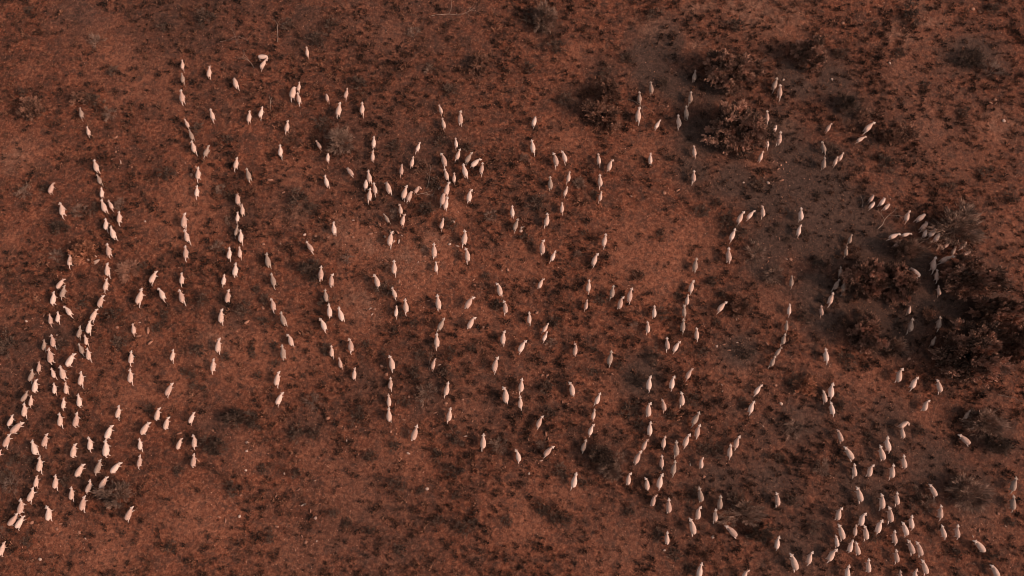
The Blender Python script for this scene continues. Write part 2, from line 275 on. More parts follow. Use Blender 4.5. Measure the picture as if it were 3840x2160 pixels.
SHRUBS = '''D 768 67 70|D 87 348 36|D 353 372 62|G 407 424 52|G 360 150 52|D 422 268 46|D 621 650 66|D 616 100 42|D 107 35 38|D 740 482 42|D 850 522 42|D 1191 144 62|D 1243 90 58|D 1082 94 46|D 1352 318 56|D 1213 462 60|G 1611 258 42|D 1690 338 50|G 1551 124 50|D 1482 542 52|D 1655 527 48|D 1760 556 36|B 1581 626 60|D 1631 683 60|B 1079 517 42|D 1995 55 60|D 2457 50 56|D 2760 94 62|D 2486 308 46|D 1985 253 50|D 2268 270 50|D 2089 169 60|D 2357 214 56|D 2119 373 54|D 2511 591 30|G 1965 596 38|G 2173 682 38|D 3148 199 42|D 3417 45 80|D 3282 94 32|W 3725 262 80|B 3233 437 62|B 3407 500 70|D 3123 561 52|D 3377 199 42|D 3620 417 40|D 3327 611 52|D 3466 318 36|D 3725 30 52|G 291 792 52|D 351 789 38|D 165 710 34|G 96 720 50|D 530 1001 38|G 212 958 44|G 454 769 42|D 1114 743 72|D 1167 783 46|D 855 733 38|G 855 822 30|D 762 1124 52|D 991 1124 38|G 825 710 44|G 815 925 48|D 958 1081 32|D 1687 836 48|W 1479 802 46|W 1303 971 46|D 1823 1038 34|D 1439 1084 58|G 1843 809 42|D 2013 759 58|D 2231 730 32|G 2172 690 36|B 2397 1034 42|D 2251 1124 44|D 2543 1107 34|D 2195 872 28|D 1976 892 42|G 2165 955 28|D 2476 875 32|D 2631 789 50|D 2692 763 36|D 2726 826 54|D 2775 872 58|D 2845 686 42|D 2898 862 26|D 2918 842 26|D 2951 897 30|G 2835 948 72|G 2904 1031 66|D 2673 1054 42|D 3067 985 46|D 3024 879 36|D 2706 1097 32|D 3070 730 36|D 3180 1350 70|D 3373 1220 38|B 3484 1181 52|D 20 1292 90|D 232 1295 48|D 454 1285 54|D 421 1176 50|D 311 1140 40|D 590 1229 46|D 915 1156 60|D 991 1206 42|D 743 1315 50|D 849 1338 38|D 950 1332 30|D 945 1310 26|D 1028 1295 32|D 1104 1345 20|D 1034 1362 32|D 965 1411 32|W 1173 1504 72|D 1137 1411 24|D 1223 1312 42|D 1223 1123 50|D 720 1405 32|D 690 1391 28|D 730 1441 30|D 770 1458 24|D 1479 1236 28|D 1552 1213 32|D 1571 1332 40|D 1694 1322 38|D 1770 1305 32|D 1555 1391 46|D 1674 1388 48|D 1439 1322 28|D 1373 1289 28|G 1598 1474 72|D 1512 1507 42|D 1340 1564 60|D 1870 1143 42|D 2086 1206 50|D 2486 1173 46|D 2453 1332 62|D 2221 1395 36|D 2321 1372 34|D 2046 1454 50|D 2384 1425 48|D 2364 1534 60|D 2059 1547 46|G 2072 1285 38|D 2231 1315 28|D 2516 1557 36|W 2377 1226 40|D 2630 1325 42|D 2789 1322 60|D 2981 1431 60|D 2596 1494 50|D 2789 1511 42|D 3007 1180 60|D 2686 1206 32|D 3452 1617 46|G 3483 1891 62|D 3593 2079 42|W 40 1815 66|D 242 1802 46|D 20 1785 50|D 63 1722 54|D 119 1725 34|D 100 2030 42|W 4 1990 40|D 948 1580 62|D 1110 1626 60|D 1177 1623 44|D 1256 1924 38|D 1117 1772 42|D 984 1755 38|D 670 1765 38|D 872 1831 56|D 1697 1768 62|G 1875 1666 56|G 2031 1666 34|D 2107 1768 52|D 2190 1815 38|D 2041 1914 50|D 1713 1858 38|D 1736 1977 58|D 1783 1964 40|D 2084 1944 42|D 2124 1947 46|D 1899 1951 42|D 1706 1636 58|D 2401 1595 50|D 2691 1690 60|D 2639 1685 50|D 2598 1862 48|D 2361 1922 46|G 2317 1725 58|D 2762 1865 58|D 2472 2009 46|D 2530 2082 50|D 2597 2131 50|D 3054 1980 54|D 3436 1870 58|D 2972 1879 50|G 3085 1755 58|G 2981 1607 70|D 3143 1520 50|D 3256 1630 34|D 3355 1717 42|D 2926 1714 38|D 1500 1180 34|D 620 1180 36|D 560 1530 40|D 1015 2010 44|D 1380 1990 40|D 1500 2060 46|D 640 2050 44|D 3270 2010 44|D 3710 2080 46|D 3790 1960 42|D 3560 700 46|D 3700 640 48|D 3790 740 44|D 1479 1669 42|D 1391 1710 52|D 1491 1815 60|D 1643 1710 46|D 1579 1842 34|D 1303 1962 36|D 1643 1950 42'''
BRANCHES = [ # x, y, length px, angle deg, label
 (875, 152, 95, 10, 'pale forked dead branch lying flat right of the dark shrubs at top left'),
 (944, 238, 50, 120, 'small pale dead fork above left of two close sheep near the top'),
 (1042, 124, 85, 95, 'thin upright bleached sapling left of a dark shrub near the top'),
 (1680, 38, 130, 20, 'wide tangle of bleached twigs at the top edge left of centre'),
 (2397, 400, 100, -40, 'long dark curved dead branch right of the two loose brown bushes'),
 (1611, 680, 60, 70, 'pale forked dead branch above a black bush in the middle'),
 (1585, 733, 55, 0, 'pale straight stick lying below the forked branch in the middle'),
 (3329, 845, 85, 20, 'curved forked dead branch left of the sheltering sheep at right'),
 (3480, 880, 50, -10, 'dark stick under the sheltering sheep at right'),
 (3240, 760, 40, 60, 'short grey stick above the thicket at right'),
 (1615, 1360, 60, 85, 'thin grey upright stick left of a cream sheep below the middle'),
 (3780, 1490, 75, -15, 'thin pale branch lying under the widest dark tree at right'),
 (3668, 1860, 45, 10, 'short pale stick inside the tangled bush at lower right'),
 (1010, 395, 45, 110, 'thin dry twig left of three sheep huddled near the top'),
]
ROCKS = [ # x, y, size px, tone, label
 (1602, 1833, 15, 'p', 'round white stone in open scrub at the bottom centre'),
 (364, 983, 30, 'p', 'long white rock under the orange bush at left'), (361, 961, 13, 'p', 'small white stone just above the long white rock'),
 (100, 1205, 11, 'p', 'single white stone in open ground at the left edge'), (1953, 867, 14, 'p', 'pale stone, lowest of a tight trio right of the middle'),
 (1955, 855, 11, 'p', 'pale stone, top left of a tight trio right of the middle'), (1963, 853, 10, 'p', 'pale stone, top right of a tight trio right of the middle'),
 (2012, 1173, 14, 'r', 'round reddish stone above left of two touching sheep'), (1390, 877, 22, 'r', 'long reddish flat stone left of a walking sheep near the middle'),
 (1491, 871, 20, 'r', 'long reddish stone below right of two touching sheep near the middle'), (3645, 35, 18, 'r', 'orange boulder, left one of two at the top right'),
 (3672, 46, 15, 'r', 'orange boulder, right one of two at the top right'), (3158, 90, 15, 'r', 'orange stone right of the dark bush at the top right'),
 (3335, 238, 11, 'p', 'lone white stone in rusty scrub at the upper right'), (3385, 960, 12, 'r', 'small pink stone on the dark sheep trail at right'),
 (1012, 675, 22, 'r', 'long pale stone below right of a walking sheep at upper left'), (1062, 720, 14, 'r', 'reddish stone, right of a long stone at upper left'),
 (987, 914, 14, 'r', 'round reddish stone right of the third sheep column'), (1140, 878, 13, 'p', 'pale round stone left of a sheep heading up left'),
 (985, 1154, 14, 'r', 'pinkish stone left of a pale sheep in the left half'), (925, 1208, 24, 'r', 'wide flat reddish stone between two left columns'),
 (563, 1285, 22, 'r', 'long pale slab in the stony patch at left'), (555, 1240, 26, 'r', 'upright long slab in the stony patch at left'),
 (520, 1260, 20, 'r', 'flat red slab on the mound at left'), (440, 1228, 14, 'r', 'reddish stone right of a small sheep column at left'),
 (1449, 1403, 15, 'r', 'rounded stone above a four sheep file left of centre'), (1430, 1371, 14, 'r', 'pale stone left of a bright sheep heading a file'),
 (1648, 1368, 13, 'p', 'white bone-like stone right of a lone grazing sheep'), (1580, 1503, 10, 'p', 'small white stone in bare ground below centre'),
 (1672, 1512, 13, 'r', 'pinkish stone below a sheep in the lower centre'), (2033, 1407, 12, 'r', 'pale stone in stony ground right of centre below'),
 (2052, 1407, 12, 'r', 'pale stone, right of its twin in stony ground'), (2295, 1402, 13, 'r', 'long pale stone below a sheep with a trailing leg'),
 (2110, 1508, 13, 'r', 'upright orange stone between two sheep files below centre'), (2047, 1625, 20, 'r', 'upright orange slab below a sheep in the lower centre'),
 (2055, 1645, 12, 'r', 'round orange stone just below an upright slab'), (1984, 1776, 10, 'p', 'small white stone below two sheep in the lower centre'),
 (675, 1625, 20, 'r', 'dark rimmed flat stone above two sheep at lower left'), (722, 1691, 12, 'r', 'round stone between two sheep of a short column at lower left'),
 (799, 1614, 12, 'r', 'pale stone above the black bush at lower left'), (926, 1660, 13, 'p', 'white stone in bare ground right of the black bush'),
 (925, 1691, 12, 'p', 'white stone, lower one of two right of the black bush'), (1135, 1893, 22, 'p', 'pair-like white slab in stony ground at the bottom left of centre'),
 (822, 1938, 16, 'r', 'flat reddish stone in the bare lower left ground'), (898, 1936, 13, 'p', 'small white stone in the bare lower left ground'),
 (1037, 1974, 18, 'r', 'narrow pale stone near the bottom left of centre'), (1163, 1917, 14, 'r', 'upright reddish stone near the bottom left of centre'),
 (225, 1964, 16, 'r', 'long pale stone right of the lowest left sheep'), (212, 1984, 14, 'r', 'grey oval stone below the lowest left sheep'),
 (2640, 1787, 14, 'r', 'orange stone, single, below a curled sheep at lower right'), (2588, 1741, 12, 'p', 'upright pale stone left of a curled sheep'),
 (2841, 917, 13, 'r', 'orange stone below a rusty patch right of centre'), (2921, 896, 14, 'r', 'upright pinkish stone left of a dark round tuft'),
 (2674, 2013, 14, 'p', 'pale stone below a pair of sheep near the bottom'), (2492, 2064, 10, 'p', 'small white stone near the bottom right of centre'),
 (3409, 1345, 16, 'r', 'orange stone on the trail below the thicket'), (2571, 1443, 14, 'r', 'orange flat stone left of a sheep heading up right'),
 (3120, 297, 12, 'p', 'pale stone beside sheep between the big bushes'), (2938, 298, 11, 'p', 'pale stone above right of two sheep by the big bushes'),
 (2505, 397, 11, 'r', 'pinkish stone on the dark trail above centre right'), (1812, 1228, 12, 'r', 'pale stone left of a sheep in the middle'),
]
SAND = [(330,130,110),(450,220,120),(560,300,130),(650,360,100),(60,560,90),(40,900,60),(40,1180,60),(120,250,60),(680,850,120),(700,730,90),(1000,1330,190),(840,1380,150),(1180,1330,120),(650,1450,120),(500,1480,110),(1100,680,100),(1350,880,110),(1640,960,130),(1700,780,110),(1560,1080,100),(1960,1000,120),(2350,950,160),(2480,1000,150),(2600,900,110),(2250,1080,110),(1320,1180,110),(1750,1180,120),(930,1690,70),(1180,1700,90),(560,1250,60),(1460,130,80),(2170,200,70),(2120,520,90),(2400,560,100),(2800,620,90),(2950,130,70),(3500,480,110),(3650,600,130),(3400,280,110),(3780,880,80),(2820,860,50),(2930,960,80),(2900,1150,100),(3150,1380,120),(3260,1420,80),(3380,1520,70),(3480,1560,60),(2300,1500,110),(2750,1400,110),(2100,1850,120),(1950,1980,120),(1500,1700,160),(1300,1850,160),(700,1950,160),(400,2080,130),(250,2000,90),(1100,2080,150),(1750,1560,90),(3680,1960,100),(3740,500,80),(1900,1900,90),(2330,2080,110),(3250,1300,50)]
LITTER_SHADE = [(2450,260,90),(2600,640,100),(2760,690,110),(2930,500,100),(3020,640,180),(2860,760,110),(3150,790,180),(3020,860,150),(3290,900,130),(3060,1080,120),(3130,300,80),(3000,330,80),(2680,330,80),(2550,330,110),(2640,520,110),(3080,700,160),(2950,560,110),(3220,860,150),(3420,1150,120),(3100,1150,150),(3450,980,110),(3520,1140,160),(2960,280,80),(2480,160,110),(3650,1150,200),(3300,1200,150),(3100,930,130),(2900,760,120),(3000,1600,160),(3350,1620,160),(3500,1750,170),(2900,1800,170),(2700,1800,150),(3250,1850,200),(3000,2050,180),(1640,1440,110),(1600,1340,90),(640,60,120),(770,120,110),(1150,130,140),(300,50,120),(1300,480,110),(1560,600,130),(1650,540,110),(1780,240,100),(2050,120,100),(900,800,90),(80,1300,90),(80,1750,130),(300,1750,110),(220,1250,80),(820,1600,120),(1150,1600,110),(1380,1450,120),(2250,1700,130),(3720,1640,150),(3650,1870,140),(2150,370,100),(2250,250,100),(2420,200,90),(1440,780,110),(1100,760,100),(2000,780,80),(880,1180,90),(3180,400,90),(3650,200,110),(2780,1320,90),(2850,1000,80),(2400,1420,110),(3300,1000,150),(2900,900,140)]  # bare litter ground; part of its darkness is tree shade painted in
BROWN_SHADE = [(2800,400,420),(3400,450,420),(3000,1000,420),(3500,1000,400),(3000,1600,450),(3500,1800,450),(2500,1900,400),(700,60,350),(1500,100,350),(1400,550,260),(1900,1500,300),(100,1400,220),(1400,2000,350)]  # broad shade over the ground, painted as a browner soil colour
PALE = [(2620,20,70),(2960,470,40),(1500,980,90),(1250,870,70),(60,600,70),(820,1290,70),(1350,1130,80),(2830,20,150),(2950,60,90),(3380,130,100),(3750,460,70),(3480,60,80),(2440,100,60),(1640,900,60),(1560,950,60),(1120,780,50),(2600,170,40),(1380,920,50)]
# ---------------------------------------------------------------- ground
def axis(lo, hi, step, far):
    a = list(np.arange(lo, hi+1e-6, step)); s = step
    up = []; v = hi
    while v < far: s *= 1.5; v += s; up.append(v)
    s = step; dn = []; v = lo
    while v > -far: s *= 1.5; v -= s; dn.append(v)
    return np.array(dn[::-1]+a+up)
ax_, ay_ = axis(-64, 64, .33, 2200), axis(-38, 44, .33, 2200)
GX, GY = np.meshgrid(ax_, ay_)
GZ = height(GX, GY)
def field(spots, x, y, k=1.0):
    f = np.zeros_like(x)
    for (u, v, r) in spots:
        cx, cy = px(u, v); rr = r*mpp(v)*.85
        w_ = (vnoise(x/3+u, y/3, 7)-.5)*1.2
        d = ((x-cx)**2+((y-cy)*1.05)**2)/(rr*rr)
        f = np.maximum(f, np.exp(-d*(1+w_))*k*(1 if spots is not LITTER_SHADE else .45 if u < 2400 else .66 if v > 1450 else 1))
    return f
near = (np.abs(GX) < 66) & (GY > -40) & (GY < 46)
def nf(spots, k=1.0):
    out = np.zeros_like(GX); out[near] = field(spots, GX[near], GY[near], k); return out
fs, fl, fp = nf(SAND, .46), np.maximum(np.minimum(nf(LITTER_SHADE, 1.3), .92), nf(BROWN_SHADE, .42)), nf(PALE, .85)
ny, nx = GX.shape
idx = np.arange(ny*nx).reshape(ny, nx)
F = np.stack([idx[:-1, :-1], idx[:-1, 1:], idx[1:, 1:], idx[1:, :-1]], -1).reshape(-1, 4)
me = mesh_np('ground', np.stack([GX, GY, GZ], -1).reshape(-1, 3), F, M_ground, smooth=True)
for nm, f in (('sand', fs), ('litter_shade', fl), ('pale', fp)):  # the litter layer also carries the painted shade
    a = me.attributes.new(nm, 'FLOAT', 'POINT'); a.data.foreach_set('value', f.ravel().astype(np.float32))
tag(link('ground', me), kind='structure')

# ---------------------------------------------------------------- plant builders
def leaves(P, size, tint, aspect=.5, direc=None, rs=NR):
    """one pointed triangle per point; random orientation, or along direc"""
    n = len(P)
    d = rs.normal(size=(n, 3)) if direc is None else direc + rs.normal(size=(n, 3))*.35
    d /= np.linalg.norm(d, axis=1)[:, None]+1e-9
    s = np.cross(d, rs.normal(size=(n, 3))); s /= np.linalg.norm(s, axis=1)[:, None]+1e-9
    L = (size*(.6+.8*rs.rand(n)))[:, None]
    V = np.stack([P-s*L*aspect*.5, P+s*L*aspect*.5, P+d*L], 1).reshape(-1, 3)
    return V, np.arange(n*3).reshape(-1, 3), np.repeat(tint, 3)
def tubes(segs, sides=3):
    """segs: list of (p0, p1, r0, r1, tint)"""
    V = []; F = []; T = []; k = 0
    for p0, p1, r0, r1, tt in segs:
        p0 = np.array(p0, float); p1 = np.array(p1, float); d = p1-p0; L = np.linalg.norm(d)
        if L < 1e-5: continue
        d /= L; a = np.cross(d, [0, 0, 1.0] if abs(d[2]) < .9 else [1.0, 0, 0]); a /= np.linalg.norm(a); b_ = np.cross(d, a)
        for q, r in ((p0, r0), (p1, r1)):
            for i in range(sides):
                an = 2*math.pi*i/sides; V.append(q+(a*math.cos(an)+b_*math.sin(an))*r)
        for i in range(sides):
            j = (i+1) % sides; F.append((k+i, k+j, k+sides+j, k+sides+i))
        T += [tt]*(2*sides); k += 2*sides
    return np.array(V), np.array(F), np.array(T)
def branch_tree(rs, base, direc, length, r, depth, segs, spread=.7, up=.12, kids=(2, 4), tint=.5):
    p = np.array(base, float); d = np.array(direc, float); d /= np.linalg.norm(d)
    n = 3
    for i in range(n):
        d2 = d+rs.normal(size=3)*.22; d2[2] += up*.4; d2 /= np.linalg.norm(d2)
        q = p+d2*length/n; ra = r*(1-.25*i/n*1.2); rb = r*(1-.25*(i+1)/n*1.2)
        segs.append((p, q, ra, rb, min(1, max(0, tint+rs.normal()*.15))))
        if depth > 0 and i > 0:
            for _ in range(rs.randint(kids[0], kids[1])//(1 if i == n-1 else 2)+(i == n-1)):
                e = d2+rs.normal(size=3)*spread; e /= np.linalg.norm(e)
                branch_tree(rs, q, e, length*(.5+.25*rs.rand()), rb*.62, depth-1, segs, spread, up, kids, tint)
        p, d = q, d2
def lobes(rs, nclump, hr):
    """clump centres on an uneven dome of radius 1 and height hr"""
    ph = rs.rand(5)*6.28; out = []
    while len(out) < nclump:
        a = rs.rand()*2*math.pi; e = math.asin(rs.rand()**.8)
        rad = 1+.16*math.sin(2*a+ph[0])+.13*math.sin(3*a+ph[1])+.10*math.sin(5*a+ph[2])+.08*math.sin(7*a+ph[4])
        k = (.35+.65*rs.rand()**.55)*rad*.88
        z = math.sin(e)*hr*k*(.9+.2*math.sin(a*2+ph[3]))
        out.append((math.cos(a)*math.cos(e)*k*.9, math.sin(a)*math.cos(e)*k*.9, .10+z))
    return np.array(out)
def crown(seed, nclump, nleaf, hr, leaf, csize, aspect=.5, out_bias=0.0, tlo=.15, thi=.85, gap=.0):
    rs = np.random.RandomState(seed)
    Cn = lobes(rs, nclump, hr)
    P = []; T = []; D = []
    hue = rs.rand(nclump)**1.3
    for i, c_ in enumerate(Cn):
        n = int(nleaf*(.6+.8*rs.rand())); s = csize*(.6+.7*rs.rand())
        # stringy clumps: several short sprays leaving the clump centre
        nsp = 7; sp = rs.normal(size=(nsp, 3)); sp /= np.linalg.norm(sp, axis=1)[:, None]; sp[:, 2] = sp[:, 2]*.6+.15
        o = c_/(np.linalg.norm(c_)+1e-6); sp = sp+o*.6
        k = rs.randint(0, nsp, n); tt = rs.rand(n)**.7
        p = c_+sp[k]*tt[:, None]*s*1.5+rs.normal(size=(n, 3))*s*.22
        P.append(p); T.append(np.clip(tlo+(thi-tlo)*hue[i]+rs.normal(size=n)*.13, 0, 1))
        D.append(sp[k]+o*out_bias)
    P = np.concatenate(P); T = np.concatenate(T); D = np.concatenate(D)
    P[:, 2] = np.maximum(P[:, 2], .01)
    V, F, tt = leaves(P, np.full(len(P), leaf), T, aspect, D if out_bias else None, rs)
    return V, F, tt, Cn
def limbs(seed, Cn, r0, k=16, n=3):
    rs = np.random.RandomState(seed+99); segs = []
    segs.append(((0, 0, -.05), (0.02, .01, .14), r0*1.25, r0, .4))
    for j in rs.choice(len(Cn), min(k, len(Cn)), replace=False):
        c_ = Cn[j]; p = np.array((0.02, .01, .12)); 
        for i in range(n):
            f = (i+1)/n; q = np.array((c_[0]*f, c_[1]*f, .12+(c_[2]-.12)*f**.7))+rs.normal(size=3)*.035*(i < n-1)
            segs.append((p, q, r0*.7*(1-.8*i/n), r0*.7*(1-.8*(i+1)/n), .3+.4*rs.rand())); p = q
    return tubes(segs, 4)

# ---------------------------------------------------------------- words
LM = [(t_[0], t_[1], t_[7]) for t_ in TREES] + [
 (20, 20, 'the top left corner'), (3820, 20, 'the top right corner'), (20, 2140, 'the bottom left corner'), (3820, 2140, 'the bottom right corner'),
 (1955, 860, 'the white stone trio'), (875, 152, 'the forked branch at top left'), (1042, 124, 'the thin bleached sapling'),
 (1920, 2150, 'the middle of the bottom edge'), (10, 1100, 'the middle of the left edge'), (3165, 560, 'the small dark tuft by four sheep')]
SHORT = {'the upper of the two big stacked bushes': 'the upper big stacked bush', 'the lower of the two big stacked bushes': 'the lower big stacked bush'}
SHORT.update({'the spreading tree above the widest one': 'the upper spreading tree', 'the dark bush near the top right corner': 'the top right dark bush', 'the black twiggy bush left of centre': 'the black twiggy bush', 'the dark bush alone at upper right': 'the lone dark upper bush', 'the small dark tuft by four sheep': 'the tuft by four sheep', 'the middle of the bottom edge': 'the bottom edge middle', 'the middle of the left edge': 'the left edge middle', 'the forked branch at top left': 'the top left forked branch', 'the dark tree below the thicket': 'the dark lower thicket tree', 'the tall bush at the top edge': 'the tall top edge bush', 'the long branchy bush at the bottom': 'the long branchy bush', 'the low rusty bush right of centre': 'the low rusty round bush', 'the grey bush near the right edge': 'the right edge grey bush'})
LM = [(a_, b_, SHORT.get(c_, c_)) for a_, b_, c_ in LM]
ORD = ['', 'second', 'third', 'fourth', 'fifth', 'sixth', 'seventh', 'eighth', 'ninth', 'tenth', 'eleventh', 'twelfth', 'thirteenth', 'fourteenth', 'fifteenth', 'sixteenth', 'seventeenth', 'eighteenth', 'nineteenth', 'twentieth']
DIRN = ['right of', 'above right of', 'above', 'above left of', 'left of', 'below left of', 'below', 'below right of']
def sector(dx, dy): return int(round(math.degrees(math.atan2(-dy, dx))/45)) % 8
def where(pts):
    """for each point: nearest landmark, direction and rank among all the points lying that way"""
    out = []
    for i, (x, y) in enumerate(pts):
        best = None
        for (lx, ly, nm) in LM:
            s = sector(x-lx, y-ly); d = math.hypot(x-lx, y-ly)
            if d < 8: continue
            rank = sum(1 for (u, v) in pts if sector(u-lx, v-ly) == s and math.hypot(u-lx, v-ly) < d)
            cost = d+rank*60
            if best is None or cost < best[0]: best = (cost, rank, s, nm)
        _, rank, s, nm = best
        o_ = (ORD[rank]+' ' if rank < len(ORD) else 'distant ')
        out.append((o_+'nearest '+DIRN[s]+' '+nm).strip())
    return out

# ---------------------------------------------------------------- trees and large bushes
FM = {'tree': F_tree, 'brown': F_brown, 'grey': F_grey, 'dark': F_dark, 'orange': F_orange, 'pale': F_pale}
for i, (x, y, w_, h_, ht, kind, label, short) in enumerate(TREES):
    k = mpp(y); rx, ry = w_*k/2, h_*k/2
    X, Y = px(x, y, ht*.45)
    hr = ht/max(rx, ry)
    if kind == 'tree': V, F, T, Cn = crown(300+i, 150, 300, 1.0, .058, .105, .55, .3, .05, 1.0)
    elif kind in ('grey', 'pale'): V, F, T, Cn = crown(300+i, 60, 90, 1.0, .19, .17, .12, 1.2, .15, 1.0)
    elif kind == 'dark': V, F, T, Cn = crown(300+i, 55, 80, 1.0, .10, .17, .4, .5, .1, .8)
    else: V, F, T, Cn = crown(300+i, 55, 170, 1.0, .095, .16, .5, .3, .15, 1.0)
    is_tree = kind == 'tree'
    nm = 'bush_tree' if is_tree else ('tussock' if 'tussock' in label else 'bush')
    root = tag(link(nm), label, 'tree' if is_tree else ('tussock' if 'tussock' in label else 'bush'), 'large bushes and trees in the scrub')
    root.location = (X, Y, gz(X, Y))
    Vs = V*np.array((rx, ry, ht*.9))
    link('crown' if is_tree else 'foliage', mesh_np('crown', Vs, F, FM[kind], tint=T), root)
    Vb, Fb, Tb = limbs(i, Cn, .045 if is_tree else .022, 40 if kind == 'grey' else 22)
    link('trunk' if is_tree else 'stems', mesh_np('trunk', Vb*np.array((rx, ry, ht*.9)), Fb, B_dry if kind in ('grey', 'pale') else B_bark, tint=Tb), root)

# ---------------------------------------------------------------- smaller shrubs: a few shapes, copied one by one
protos = {}
def proto(kind, j):
    key = (kind, j)
    if key in protos: return protos[key]
    sd_ = 700+j*13+ord(kind)
    if kind == 'D': V, F, T, Cn = crown(sd_, 34, 34, .8, .15, .21, .35, .5, .1, .85)
    elif kind == 'B': V, F, T, Cn = crown(sd_, 34, 36, .8, .16, .20, .40, .3, .2, 1.0)
    elif kind == 'G': V, F, T, Cn = crown(sd_, 34, 40, .8, .26, .20, .09, 1.1, .2, .9)
    else: V, F, T, Cn = crown(sd_, 16, 26, .8, .26, .20, .07, 1.2, .3, 1.0)
    if kind == 'W':
        segs = []; rs = np.random.RandomState(sd_)
        for q in range(9):
            a = q*.7+rs.rand(); branch_tree(rs, (0, 0, .02), (math.cos(a), math.sin(a), .5), .55, .02, 2, segs, .6, .1)
        Vb, Fb, Tb = tubes(segs, 3)
    else: Vb, Fb, Tb = limbs(sd_, Cn, .022, 12, 2)
    protos[key] = (mesh_np('shrub_foliage', V, F, {'D': F_dark, 'B': F_brown, 'G': F_grey, 'W': B_dry}[kind], tint=T),
                   mesh_np('shrub_stems', Vb, Fb, B_bark if kind in 'DB' else B_dry, tint=Tb))
    return protos[key]
SH = [(q.split()[0], *map(float, q.split()[1:])) for q in SHRUBS.split('|')]
words = where([(q[1], q[2]) for q in SH])
adj = {'D': 'dark', 'B': 'rusty brown', 'G': 'grey', 'W': 'bare twiggy'}
for i, (kind, x, y, d) in enumerate(SH):
    r = d*mpp(y)/2*1.12; ht = r*(.75+.25*R.random())
    X, Y = px(x, y, ht*.4)
    root = tag(link('low_shrub'), ('small ' if d < 42 else '')+adj[kind]+' shrub '+words[i], 'shrub', 'low shrubs scattered over the ground')
    root.location = (X, Y, gz(X, Y)-.02); root.rotation_euler = (0, 0, R.random()*6.28)
    root.scale = (r*(.9+.25*R.random()), r*(.85+.25*R.random()), ht)
    fo, stm = proto(kind, i % 4)
    link('foliage', fo, root); link('stems', stm, root)

# ---------------------------------------------------------------- dead branches
for i, (x, y, L, ang, label) in enumerate(BRANCHES):
    rs = np.random.RandomState(40+i); Lm = L*mpp(y); segs = []
    a = math.radians(ang)
    branch_tree(rs, (-math.cos(a)*Lm*.5, -math.sin(a)*Lm*.5, .06), (math.cos(a), math.sin(a), .04), Lm*.75, .032, 2 if 'tangle' in label or 'fork' in label or 'sapling' in label else 1, segs, .45, .0, (1, 3), .75)
    V, F, T = tubes(segs, 5); V[:, 2] = np.abs(V[:, 2])*.8+.01
    o = link('dead_branch', mesh_np('dead_branch', V, F, B_dry if ('dark' in label or 'grey' in label) else B_bone, tint=T))
    X, Y = px(x, y); o.location = (X, Y, gz(X, Y)); tag(o, label, 'branch', 'dead branches lying in the scrub')

# ---------------------------------------------------------------- rocks
def rock_geo(rs, n=0):
    import itertools
    P = rs.normal(size=(26, 3)); P /= np.linalg.norm(P, axis=1)[:, None]; P *= (.82+.3*rs.rand(26))[:, None]
    import bmesh
    bm = bmesh.new()
    for p in P: bm.verts.new(p)
    bmesh.ops.convex_hull(bm, input=bm.verts)
    for v in [v for v in bm.verts if not v.link_faces]: bm.verts.remove(v)
    bm.verts.index_update()
    V = np.array([v.co[:] for v in bm.verts]); F = np.array([[v.index for v in f.verts] for f in bm.faces if len(f.verts) == 3]); bm.free()
    return V, F
rg = [rock_geo(np.random.RandomState(k_)) for k_ in range(8)]
for i, (x, y, s, tone, label) in enumerate(ROCKS):
    k = mpp(y); V, F = rg[i % 8]
    long_ = any(q in label for q in ('long', 'slab', 'flat', 'narrow', 'upright', 'bone'))
    asp = .42 if long_ else .8
    o = link('rock', mesh_np('rock', V, F, ST_pale if tone == 'p' else ST_red, tint=np.clip(NR.rand()*.6+.2+NR.rand(len(V))*.2, 0, 1)))
    X, Y = px(x, y); o.location = (X, Y, gz(X, Y)+s*k*.08)
    o.scale = (s*k*.55*asp, s*k*.55, s*k*.3)
    o.rotation_euler = (0, 0, math.radians(0 if 'upright' in label else -60 if label.startswith('long white rock') else R.uniform(40, 140)))
    tag(o, label, 'rock', 'stones lying on the red ground')

STONY = [(520,1240,80),(340,960,90),(560,900,80),(440,560,70),(1150,900,90),(1680,760,110),(1640,950,120),(1420,860,80),(1560,1080,110),(1380,1180,100),(1960,1030,90),(1800,1100,90),(900,1800,140),(1200,1850,160),(1300,1650,130),(1750,1560,120),(1560,1560,120),(2000,1420,120),(2060,1700,90),(2920,960,70),(2900,640,80),(2550,720,90),(2700,1300,160),(2850,1500,140),(2600,1450,120),(3280,60,110),(3380,90,100),(3100,100,60),(3760,360,90),(3700,1960,100),(230,2000,110),(1100,2000,160),(160,1190,60),(700,640,50)]
more = []; taken = [(q[0], q[1]) for q in ROCKS]
while len(more) < 210:
    u, v_, r_ = STONY[R.randrange(len(STONY))]
    x = u+R.gauss(0, .6)*r_; y = v_+R.gauss(0, .5)*r_
    if not (8 < x < 3832 and 8 < y < 2152) or any(abs(x-p)+abs(y-q) < 16 for p, q in taken): continue
    taken.append((x, y)); more.append((x, y, 9+9*R.random()**2, R.choice('rrrp'), R.random() < .6))
rw = where([(q[0], q[1]) for q in ROCKS]+[(q[0], q[1]) for q in more])[len(ROCKS):]
rmesh = {(j, tone): mesh_np('rock', *rg[j], ST_pale if tone == 'p' else ST_red, tint=np.full(len(rg[j][0]), .2+.09*j)) for j in range(8) for tone in 'rp'}
